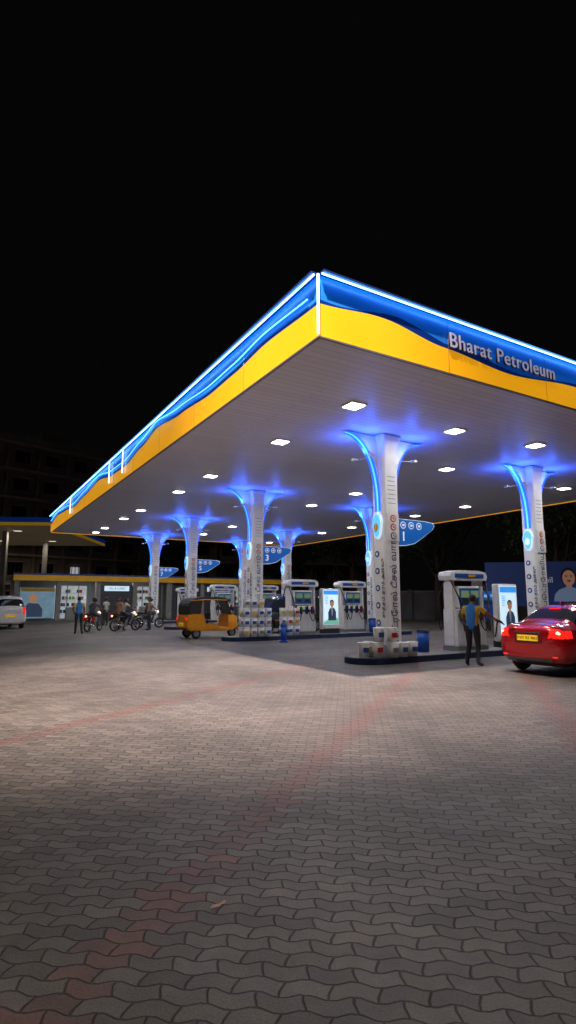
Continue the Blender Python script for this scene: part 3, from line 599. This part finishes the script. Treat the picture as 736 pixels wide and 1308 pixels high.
# ---------------------------------------------------------------- people
def person(name,loc,yaw,J=None,shirt=(.05,.15,.5),pants=(.03,.03,.04),shirt2=None,sleeve=.55,look=0,scale=1,helmet=None,hairlong=False,skirt=False):
    R=root(name,loc,yaw); R.scale=(scale,)*3
    j=dict(pelvis=(0,0,.97),belly=(0,0,1.12),chest=(0,.0,1.31),neck=(0,-.01,1.475),head=(0,.02,1.62))
    for s,sg in (('R',1),('L',-1)):
        j.update({'sh'+s:(sg*.185,0,1.415),'el'+s:(sg*.235,-.03,1.15),'wr'+s:(sg*.245,.05,.90),'hip'+s:(sg*.095,0,.92),'kn'+s:(sg*.11,.025,.50),'an'+s:(sg*.12,-.02,.09),'toe'+s:(sg*.15,.16,.035)})
    if J: j.update(J)
    j={k:Vector(v) for k,v in j.items()}
    key='_%02x%02x%02x'
    sm=mat('cloth'+key%tuple(int(c*255) for c in shirt),shirt,.8,noise=.25,nscale=12,bump=.4); pm=mat('trousers'+key%tuple(int(c*255) for c in pants),pants,.85,noise=.25,nscale=12,bump=.4)
    s2=mat('shirt_panel',shirt2,.8,noise=.1) if shirt2 else sm
    verts=[];rad=[];edges=[];lab=[]
    def v(p,rx,ry=None): verts.append(Vector(p)); rad.append((rx,ry or rx)); return len(verts)-1
    def e(a,b,l): edges.append((a,b)); lab.append(l)
    pel=v(j['pelvis'],.15,.115); bel=v(j['belly'],.145,.11); ch=v(j['chest'],.165,.12); nb=v(j['neck'],.06); hd=v(j['neck'].lerp(j['head'],.6),.052)
    e(pel,bel,0); e(bel,ch,0); e(ch,nb,0); e(nb,hd,2)
    for s in 'RL':
        sh=v(j['sh'+s],.075); em=v(j['sh'+s].lerp(j['el'+s],sleeve),.062); el=v(j['el'+s],.043); wr=v(j['wr'+s],.027)
        e(ch,sh,0); e(sh,em,4); e(em,el,2 if sleeve<1 else 4); e(el,wr,2)
        hp=v(j['hip'+s],.105); th=v(j['hip'+s].lerp(j['kn'+s],.5),.088); kn=v(j['kn'+s],.066); cf=v(j['kn'+s].lerp(j['an'+s],.4),.064); an=v(j['an'+s],.048); to=v(j['toe'+s],.036)
        e(pel,hp,1); e(hp,th,1); e(th,kn,1); e(kn,cf,1); e(cf,an,1); e(an,to,3)
    bm=bmesh.new(); sl=bm.verts.layers.skin.verify(); bv=[]
    for p,r in zip(verts,rad):
        q=bm.verts.new(p); q[sl].radius=r; bv.append(q)
    bv[0][sl].use_root=True
    for a,b in edges: bm.edges.new((bv[a],bv[b]))
    me=bpy.data.meshes.new('t'); bm.to_mesh(me); bm.free(); o=bpy.data.objects.new('t',me); COL.objects.link(o)
    k=o.modifiers.new('k','SKIN'); k.use_smooth_shade=True; k.branch_smoothing=.6; q=o.modifiers.new('s','SUBSURF'); q.levels=2; q.render_levels=2
    bpy.context.view_layer.update(); dg=bpy.context.evaluated_depsgraph_get(); m2=bpy.data.meshes.new_from_object(o.evaluated_get(dg)); bpy.data.objects.remove(o)
    shoe=mat('shoe_black',(.015,.013,.012),.5)
    m2.materials.clear()
    for mm in (sm,pm,SKIN,shoe,s2): m2.materials.append(mm)
    for p in m2.polygons:
        best=9;bl=0
        for (a,b),l in zip(edges,lab):
            A,B=verts[a],verts[b]; d=B-A; t=max(0,min(1,(p.center-A).dot(d)/max(d.length_squared,1e-9))); ds=(p.center-(A+d*t)).length/(max(rad[a][0]*(1-t)+rad[b][0]*t,.02))
            if ds<best: best=ds;bl=l
        if bl==0 and shirt2 and abs(p.center.x)>.12: bl=4
        p.material_index=bl; p.use_smooth=True
    m2.name='body'; link(bpy.data.objects.new('body',m2),R)
    for s,sg in (('R',1),('L',-1)):
        w=j['wr'+s]; d=(w-j['el'+s]).normalized(); side=d.cross(Vector((0,1,.01))); side=side.normalized() if side.length>.1 else Vector((1,0,0)); nrm=side.cross(d).normalized()
        pv=[];pf=[]
        def add(pts,rs,n=6):
            a,b=tubegeo(pts,rs,n); o_=len(pv); pv.extend(a); pf.extend([tuple(x+o_ for x in f) for f in b])
        for k in range(4):
            o_=(k-1.5)*.019; base=w+side*o_*.6
            add([base-d*.01,w+d*.045+side*o_,w+d*.085+side*o_],[.014,.0135,.0105])
            ln=(.062,.075,.07,.055)[k]
            add([w+d*.08+side*o_,w+d*(.08+ln*.5)+side*o_+nrm*.008,w+d*(.08+ln*.8)+side*o_+nrm*.025,w+d*(.08+ln*.9)+side*o_+nrm*.04],[.010,.0095,.0085,.006])
        add([w+d*.02-side*.025,w+d*.05-side*.048+nrm*.012,w+d*.08-side*.05+nrm*.028],[.013,.011,.007])
        mesh('hand_'+s,pv,pf,SKIN,R,smooth=True)
    H=bpy.data.objects.new('head',None); COL.objects.link(H); H.parent=R; H.location=j['head']; H.rotation_euler=(0,0,look)
    bm=bmesh.new(); bmesh.ops.create_uvsphere(bm,u_segments=24,v_segments=18,radius=1)
    for q in bm.verts:
        x,y,z=q.co; 
        wx=.078*(1-.22*max(0,-z)); wy=.098*(1-.1*max(0,-z)); q.co=Vector((x*wx,y*wy+ (.012 if y>0 and z<0 else 0),z*.118))
        if y>.6 and abs(x)<.3 and -.35<z<.15: q.co.y+=.018*(1-abs(x)/.3)*(1 if z<0 else .5)
        if y>.5 and .1<z<.3 and .2<abs(x)<.6: q.co.y-=.006
        if y>.5 and z<-.75: q.co.y+=.006
    bm2('skull',bm,SKIN,H,smooth=True)
    for sg in (-1,1):
        ball('eye',(sg*.031,.083,.012),(.012,.009,.007),mat('eye_white',(.6,.6,.58),.3),H,n=8); ball('iris',(sg*.031,.0905,.012),.005,HAIR,H,n=8)
        ball('ear',(sg*.079,-.005,-.005),(.012,.02,.032),SKIN,H,n=10); box('brow',(sg*.031,.092,.033),(.03,.006,.005),HAIR,H,.002)
    ball('mouth',(0,.096,-.055),(.022,.007,.006),mat('lips',(.16,.05,.04),.5),H,n=8)
    if helmet: 
        ball('helmet',(0,-.01,.03),(.125,.14,.135),mat('helmet_%d'%int(helmet[0]*99),helmet,.2,coat=1),H)
        box('visor',(0,.12,.02),(.15,.05,.08),GLASS,H,.02)
    else:
        bm=bmesh.new(); bmesh.ops.create_uvsphere(bm,u_segments=24,v_segments=16,radius=1)
        dl=[q for q in bm.verts if (q.co.z<.25 and q.co.y>.1) or q.co.z<-.55]
        bmesh.ops.delete(bm,geom=dl,context='VERTS')
        for q in bm.verts: q.co=Vector((q.co.x*.087,q.co.y*.108-.004,q.co.z*.124+.006+random.uniform(-.003,.003)))
        bm2('hair',bm,HAIR,H,smooth=True)
        if hairlong: ball('bun',(0,-.12,-.02),(.05,.045,.06),HAIR,H,n=10)
    if skirt:
        vs=[];fs=[];n=20
        for z,r in ((1.0,.15),(.8,.2),(.5,.23),(.1,.27)):
            for k in range(n): t=2*math.pi*k/n; rr=r*(1+.06*math.sin(5*t)); vs.append((rr*math.cos(t),rr*.8*math.sin(t),z))
        for q in range(3):
            for k in range(n): fs.append((q*n+k,q*n+(k+1)%n,(q+1)*n+(k+1)%n,(q+1)*n+k))
        mesh('long_skirt',vs,fs,pm,R,smooth=True)
    return R
BLU=(.03,.2,.62)
rp=Vector((4.5,14.2,0)); ry=math.radians(-42)
person('fuel_attendant',rp,ry,dict(elR=(.36,.16,1.22),wrR=(.42,.40,1.12),elL=(-.26,.02,1.16),wrL=(-.2,.2,1.0),knL=(-.12,.04,.5),anL=(-.16,-.05,.09),toeL=(-.2,.12,.035),head=(.02,.04,1.61)),BLU,(.02,.022,.03),(.6,.4,.03),look=-.3)
def loc2w(p,base,yaw):
    c,s=math.cos(yaw),math.sin(yaw); return Vector((p[0]*c-p[1]*s,p[0]*s+p[1]*c,p[2]))
R=root('fuel_nozzle',rp)
n0=loc2w((.43,.47,1.09),rp,ry); n1=loc2w((.46,.62,1.06),rp,ry); n2=loc2w((.48,.78,.98),rp,ry)
tube('nozzle_body',[n0,n1,n2],[.025,.03,.012],BLACK,R)
dp=P(4.05,8.6,2.1)-rp; pts=[]
for k in range(15):
    t=k/14; q=n0.lerp(dp,t); q.z=n0.z*(1-t)+2.1*t-1.0*math.sin(t*math.pi)*(1-.3*t); pts.append(q)
tube('hose',pts,.018,BLACK,R,6)
person('standing_attendant',(-9.8,27.2,0),math.radians(25),dict(elL=(-.27,-.0,1.16),wrL=(-.2,.15,1.0),knR=(.13,.04,.5),anR=(.16,-.06,.09),toeR=(.2,.1,.035)),BLU,(.02,.02,.03),(.6,.4,.03))
person('bystander_man',(-7.3,30.6,0),math.radians(120),None,(.45,.32,.28),(.06,.06,.08))
person('bystander_woman',(-9.1,31.2,0),math.radians(160),None,(.45,.25,.16),(.3,.16,.1),hairlong=True,skirt=True)
person('bystander_man',P(29,3),math.radians(60),None,(.45,.45,.4),(.05,.05,.06))
def moto(loc,yaw,paint):
    R=root('motorcycle',loc,yaw)
    for y in (-.62,.64):
        torus('tyre',(0,y,.3),.255,.045,BLACK,R,(0,math.pi/2,0),28,8); torus('rim',(0,y,.3),.205,.012,GREY,R,(0,math.pi/2,0),28,6)
        cyl('hub',(0,y,.3),.05,.12,GREY,R,rot=(0,math.pi/2,0))
        for k in range(5): t=k*2*math.pi/5; tube('spoke',[(0,y,.3),(0,y+.2*math.cos(t),.3+.2*math.sin(t))],.012,GREY,R,5)
    for s in (-1,1):
        tube('fork',[(s*.07,.64,.3),(s*.08,.42,.95)],.02,CHROME,R); tube('shock',[(s*.1,-.55,.35),(s*.1,-.4,.7)],.025,GREY,R)
        tube('swingarm',[(s*.08,-.62,.3),(s*.08,-.1,.35)],.018,GREY,R)
        tube('grip',[(s*.12,.4,1.0),(s*.36,.28,1.03)],.016,BLACK,R); tube('mirror_stem',[(s*.25,.34,1.02),(s*.3,.36,1.2)],.006,DARK,R); ball('mirror',(s*.31,.36,1.22),(.06,.015,.04),DARK,R,n=10)
    ball('tank',(0,.18,.84),(.14,.27,.13),paint,R); prism('side_cover',[(-.35,.5),(-.05,.45),(.0,.7),(-.4,.74)],.22,paint,R,(0,0,0),(0,0,math.pi/2),bev=.02)
    prism('seat',[(-.75,.82),(-.6,.78),(-.0,.76),(.02,.84),(-.3,.86),(-.7,.92)],.24,BLACK,R,(0,0,0),(0,0,math.pi/2),bev=.03)
    box('engine',(0,.08,.42),(.26,.34,.3),GREY,R,.05); tube('exhaust',[(.1,.2,.35),(.14,0,.25),(.16,-.7,.36)],[.02,.025,.045],CHROME,R)
    ball('headlamp',(0,.52,.92),(.09,.07,.09),HL,R); ball('tail_lamp',(0,-.8,.78),(.07,.03,.04),TAILW,R)
    prism('rear_mudguard',[(-.95,.55),(-.85,.72),(-.6,.8),(-.5,.74),(-.7,.66)],.12,paint,R,(0,0,0),(0,0,math.pi/2)); tube('stand',[(-.1,0,.3),(-.2,-.05,.0)],.012,DARK,R)
    return R
ride=dict(pelvis=(0,-.2,.93),belly=(0,-.15,1.08),chest=(0,-.05,1.25),neck=(0,0,1.42),head=(0,.05,1.56),shR=(.185,-.02,1.36),shL=(-.185,-.02,1.36),elR=(.3,.12,1.15),elL=(-.3,.12,1.15),wrR=(.31,.27,1.06),wrL=(-.31,.27,1.06),
 hipR=(.1,-.18,.9),hipL=(-.1,-.18,.9),knR=(.2,.2,.78),knL=(-.2,.2,.78),anR=(.18,.05,.36),anL=(-.3,.1,.09),toeR=(.2,.2,.32),toeL=(-.32,.26,.035))
RD=mat('moto_red',(.4,.01,.01),.2,coat=1); BK=mat('moto_black',(.02,.02,.025),.2,coat=1)
for i,(x,y,yaw,pt,shc) in enumerate(((-9.9,29.6,-10,RD,(.06,.06,.08)),(-8.4,30.0,-40,BK,(.4,.34,.3)),(-7.9,33,-50,BK,(.1,.05,.05)))):
    moto((x,y,0),math.radians(yaw),pt)
    person('motorcycle_rider',(x,y,0),math.radians(yaw),ride,shc,(.05,.06,.09),helmet=(.03,.03,.03) if i!=1 else None)
# ---------------------------------------------------------------- background buildings
def store():
    R=root('convenience_store',(-20.5,43.5,0),TH)
    L=24.0
    wall=mat('store_wall',(.4,.4,.38),.8,noise=.2); lit=mat('store_interior_lit',(.7,.7,.65),.6,em=(.85,.92,1),es=.28,noise=.7,nscale=1.5)
    box('back_wall',(L/2,4.4,1.6),(L,.2,3.2),wall,R,0); box('roof_slab',(L/2,2.2,3.32),(L+.6,5.2,.18),CONC,R,.01)
    ybm=mat('store_band_yellow',(.8,.45,.02),.5,em=(1,.5,.02),es=.10,noise=.3,nscale=1)
    box('fascia_yellow',(L/2,-.45,3.25),(L+.6,.1,.42),ybm,R,.01); box('fascia_blue',(L/2,-.44,3.53),(L+.6,.1,.14),BLUEP,R,.01)
    n=8
    for k in range(n+1): box('pier',(L/n*k,0,1.5),(.35,.4,3.0),wall,R,.01)
    for k in range(n):
        x=L/n*(k+.5)
        if k in (1,3,6):
            box('shop_interior',(x,3.2,1.4),(L/n-.4,.1,2.7),lit,R,0)
            for q in range(4): box('shelf',(x,2.9,.5+.55*q),(L/n-.6,.4,.05),WHITE2,R,0)
            for q in range(44): box('goods',(x+random.uniform(-1,1),2.85,.5+.55*random.randint(0,3)+.14),(.18,.2,.26),random.choice([REDICON,YEL,BLUEP,WHITE2,GRN,DARK,DARK]),R,.01)
            box('counter',(x,1,.5),(1.4,.5,1),wall,R,.02)
            for q in (-1,0,1): box('mullion',(x+q*.85,-.05,1.4),(.06,.06,2.8),GREY,R,0)
        elif k in (0,):
            box('poster_panel',(x,-.05,1.35),(L/n-.5,.08,2.3),mat('poster_blue',(.25,.45,.6),.5,em=(.3,.5,.65),es=.25,noise=.5,nscale=1.2),R,.01)
            disc('poster_face',(x-.3,-.1,1.7),.3,ADS,R,th=.01,sz=1.2); prism('poster_body',[(-1,.3),(.4,.3),(.4,.9),(.1,1.3),(-.6,1.35),(-1,.9)],.01,ADK,R,(x,-.098,0))
            box('poster_strip',(x,-.1,2.35),(L/n-.6,.01,.25),YEL,R,0)
        else:
            box('shutter',(x,0,1.4),(L/n-.35,.08,2.8),mat('shutter_grey',(.10,.105,.12),.5,noise=.3,nscale=3),R,0)
            for q in range(12): box('slat',(x,-.05,.2+.22*q),(L/n-.4,.03,.02),DARK,R,0)
            if k in(2,5): 
                box('small_sign',(x,-.1,2.5),(2,.06,.4),ADP,R,.01); text('small_sign_text','OIL & LUBES',.25,(x,-.14,2.5),0,INK,R)
    l=bpy.data.lights.new('shop_light','AREA'); l.energy=50; l.size=6; l.size_y=1; l.shape='RECTANGLE'; l.color=(.9,.95,1); ob=bpy.data.objects.new('shop_light',l); link(ob,R,(L*.3,.6,3.1))
    box('light_tube',(L*.3,.6,3.16),(6,.1,.05),mat('tube_light',(.9,.9,.9),.5,em=(.9,.95,1),es=4),R,0)
store()
def apartment(name,a,b,H,floors,depth=14,lit=()):
    a=Vector(a);b=Vector(b); d=(b-a); L=d.length; rz=math.atan2(d.y,d.x); R=root(name,(a.x,a.y,0),rz)
    wl=mat('apartment_wall',(.30,.25,.22),.85,noise=.35,nscale=.4); tr=mat('apartment_trim',(.42,.38,.36),.8,noise=.3,nscale=1)
    fh=H/floors; bays=int(L/3.4); bw=L/bays
    box('mass',(L/2,depth/2+.25,H/2),(L,depth,H),wl,R,0)
    for f in range(floors+1): box('floor_band',(L/2,-.25,min(H-.1,f*fh+.1)),(L+.3,1.0 ,.22),tr,R,0)
    box('parapet',(L/2,0,H+.5),(L,.3,1.0),wl,R,0)
    box('water_tank_house',(L*.7,5,H+1.4),(4,4,2.8),wl,R,0)
    for f in range(floors):
        for k in range(bays):
            x=bw*(k+.5); z=f*fh
            on=(f,k) in lit
            g=mat('window_lit',(.5,.5,.5),.5,em=(.75,.8,.85),es=.4) if on else GLASS
            box('window',(x,.22,z+fh*.55),(bw*(.3 if on else .45),.08,fh*(.3 if on else .42)),g,R,0)
            for q in (-1,0,1): box('window_bar',(x+q*bw*.12,.16,z+fh*.55),(.07,.05,fh*.42),DARK,R,0)
            box('lintel',(x,.05,z+fh*.8),(bw*.55,.4,.08),tr,R,0)
            if k%2==0:
                box('balcony_rail',(x,-.72,z+.95),(bw*.8,.06,.06),tr,R,0)
                for q in range(9): box('baluster',(x-bw*.4+q*bw*.1,-.72,z+.55),(.04,.04,.76),tr,R,0)
        for k in range(bays+1): box('pilaster',(bw*k,-.05,f*fh+fh/2+.1),(.3,.5,fh-.24),wl,R,0)
apartment('apartment_building',(-44,50),(-20,77),19.5,6,lit=((5,8),(1,7)))
apartment('apartment_building',(-14,82),(14,90),17,5)
def canopy2():
    R=root('small_fuel_canopy',(-19.4,46,0),math.radians(4))
    z=7.5
    box('deck',(-7,9,z+.3),(14,18,.5),mat('canopy2_under',(.6,.52,.38),.6,noise=.15,em=(.6,.45,.25),es=.03),R,.01)  # underside glow in the material stands in for bounced light
    yl=mat('canopy2_yellow',(.7,.42,.03),.5,em=(1,.55,.03),es=.12); nl=mat('canopy2_blue',(.01,.06,.3),.5,em=(0,.03,.2),es=.25)  # emission added to the fascia colours to brighten them
    box('fascia_lower',(-7,-.06,z+.16),(14.1,.1,.26),yl,R,.01); box('fascia_upper',(-7,-.05,z+.50),(14.1,.1,.40),nl,R,.01)
    box('fascia_side',(.06,9,z+.16),(.1,18,.26),yl,R,.01); box('fascia_side_u',(.05,9,z+.50),(.1,18,.40),nl,R,.01)
    for x in (-5,-11):
        for y in (4,14): box('post',(x,y,z/2),(.4,.4,z),mat('post_grey',(.25,.25,.25),.6,noise=.2),R,.03)
    for x in (-4,-9):
        for y in (4,13):
            box('lamp',(x,y,z+.035),(.6,.4,.03),mat('dim_lamp',(.9,.9,.9),.4,em=(1,.9,.7),es=.8),R,0)
            l=bpy.data.lights.new('downlight','AREA'); l.energy=70; l.size=.5; l.color=(1,.85,.65); link(bpy.data.objects.new('downlight',l),R,(x,y,z))
canopy2()
R=root('compound_wall',(4,50,0),math.radians(-20))
wm=mat('wall_paint',(.10,.10,.10),.85,noise=.4,nscale=.6)
box('wall',(20,0,1.1),(44,.25,2.2),wm,R,.01); box('coping',(20,0,2.26),(44.2,.4,.12),CONC,R,.01)
for k in range(12): box('wall_pier',(4*k-1.5,-.05,1.2),(.4,.45,2.4),wm,R,.01)
R=root('billboard',(11.2,32,0),math.radians(-14))
hb=mat('hoarding_blue',(.008,.02,.09),.5,em=(.01,.035,.16),es=.16,noise=.3,nscale=.7)
for x in (.3,3.5,6.7): cyl('post',(x,.15,1.6),.06,3.2,GREY,R)
box('panel',(3.6,0,2.45),(7.6,.08,2.4),hb,R,.01)
text('lettering','nbil',.45,(2.95,-.05,2.65),0,mat('hoard_white',(.4,.4,.45),.5,em=(.4,.4,.5),es=.35),R)
hs=mat('hoard_skin',(.16,.08,.055),.5,em=(.35,.17,.11),es=.4); hsh=mat('hoard_shirt',(.1,.14,.2),.5,em=(.15,.22,.35),es=.35)
def port(x,z):
    el=lambda rx,rz,n=24:[(rx*math.cos(2*math.pi*i/n),rz*math.sin(2*math.pi*i/n)) for i in range(n)]
    prism('portrait_shoulders',[(-.8,-.75),(.8,-.75),(.72,-.35),(.5,-.12),(.2,0),(-.2,0),(-.5,-.12),(-.72,-.35)],.02,hsh,R,(x,-.052,z-.5))
    prism('portrait_hair',el(.40,.46),.02,HAIR,R,(x,-.058,z+.1)); prism('portrait_neck',[(-.14,-.5),(.14,-.5),(.14,0),(-.14,0)],.02,hs,R,(x,-.062,z-.02))
    prism('portrait_face',el(.31,.42),.02,hs,R,(x,-.068,z))
    for s in (-1,1): prism('portrait_eye',el(.055,.025),.01,HAIR,R,(x+s*.12,-.078,z+.07)); prism('portrait_brow',el(.08,.018),.01,HAIR,R,(x+s*.12,-.078,z+.14))
    prism('portrait_moustache',el(.11,.03),.01,HAIR,R,(x,-.078,z-.14)); prism('portrait_mouth',el(.08,.02),.01,REDICON,R,(x,-.078,z-.2))
port(4.05,2.75)
R=root('high_mast_light',(-3,-4,0))
tube('mast',[(0,0,0),(0,0,28.6)],[.3,.12],GREY,R,12); cyl('base_plate',(0,0,.05),.5,.1,CONC,R); torus('head_ring',(0,0,28.3),.8,.05,GREY,R)
for t in range(6): box('flood_head',(.8*math.cos(t*1.047),.8*math.sin(t*1.047),28.2),(.4,.4,.15),GREY,R,.02)
def spot(nm,loc,tgt,en,ang,bl,col,r=.3):
    l=bpy.data.lights.new(nm,'SPOT'); l.energy=en; l.spot_size=math.radians(ang); l.spot_blend=bl; l.color=col; l.shadow_soft_size=r
    o=bpy.data.objects.new(nm,l); link(o,R,loc); o.rotation_euler=(Vector(tgt)-Vector(loc)-Vector((-3,-4,0))).to_track_quat('-Z','Y').to_euler()
spot('flood_spot',(0,1.2,28),(-1.2,12.2,0),120000,28,.95,(1,.79,.69))
spot('flood_ambient_fill',(0,.9,28),(-1,8,0),11500,85,.6,(1,.90,.80))  # broad weak spot added at the mast as ambient fill
# ---------------------------------------------------------------- trees
def tree(name,loc,h,seed,data={}):
    rnd=random.Random(seed); R=root(name,loc,rnd.uniform(0,6)); s=h/10
    R.scale=(s,s,s)
    bark=mat('bark',(.07,.05,.035),.9,noise=.4,bump=.6)
    if 'm' not in data:
        m=bpy.data.materials.new('foliage'); m.use_nodes=True; nt=m.node_tree; b=nt.nodes['Principled BSDF']; b.inputs['Roughness'].default_value=.6
        g=nt.nodes.new('ShaderNodeNewGeometry'); r=nt.nodes.new('ShaderNodeValToRGB'); r.color_ramp.elements[0].color=(.02,.05,.012,1); r.color_ramp.elements[1].color=(.07,.12,.03,1)
        nt.links.new(g.outputs['Random Per Island'],r.inputs[0]); nt.links.new(r.outputs[0],b.inputs['Base Color']); data['m']=m
    tube('trunk',[(0,0,0),(.1,.05,2),(.0,.1,4),(.2,0,6)],[.32,.25,.2,.1],bark,R,10)
    ends=[]
    for k in range(9):
        t=k*2.4+rnd.random(); z0=rnd.uniform(2.8,5.5); L=rnd.uniform(2,3.6); e=Vector((L*math.cos(t),L*math.sin(t),z0+rnd.uniform(1,3.4)))
        mid=Vector((L*.5*math.cos(t),L*.5*math.sin(t),z0+.6)); tube('limb',[(0.05,.05,z0-.3),mid,e],[.11,.07,.03],bark,R,6); ends+= [e,mid.lerp(e,.6)+Vector((rnd.uniform(-.8,.8),rnd.uniform(-.8,.8),.5))]
    ends+= [Vector((0,0,8.6)),Vector((.6,-.5,7.6)),Vector((-.8,.6,7.8))]
    vs=[];fs=[]
    for e in ends:
        cr=rnd.uniform(.8,1.35)
        for q in range(170):
            d=Vector((rnd.gauss(0,1),rnd.gauss(0,1),rnd.gauss(0,.75))).normalized()*cr*rnd.random()**.4
            p=e+d; u_=Vector((rnd.gauss(0,1),rnd.gauss(0,1),rnd.gauss(0,1))).normalized()*rnd.uniform(.09,.2); w_=u_.orthogonal().normalized()*u_.length*.5
            i=len(vs); vs+=[p-u_,p+w_,p+u_,p-w_]; fs.append((i,i+1,i+2,i+3))
    mesh('crown',vs,fs,data['m'],R)
for i,(x,y,h) in enumerate(((17,36,10),(21,42,12),(12,46,11),(6,54,12),(25,34,9),(29,44,13),(1,62,12),(-12,60,9))): tree('tree',(x,y,0),h,i+3)
R=root('dry_leaf',(-.38,3.28,.006),.5)
mesh('blade',[(-.035,0,0),(-.01,.014,.006),(.025,.012,.003),(.04,0,.01),(.02,-.014,.004),(-.012,-.013,.005)],[(0,1,2,3,4,5)],mat('dry_leaf_brown',(.5,.3,.22),.7),R)
mesh('blade_b',[(.03,.02,.002),(.06,.03,.008),(.07,.015,.004),(.045,.0,.003)],[(0,1,2,3)],MC['dry_leaf_brown'],R)
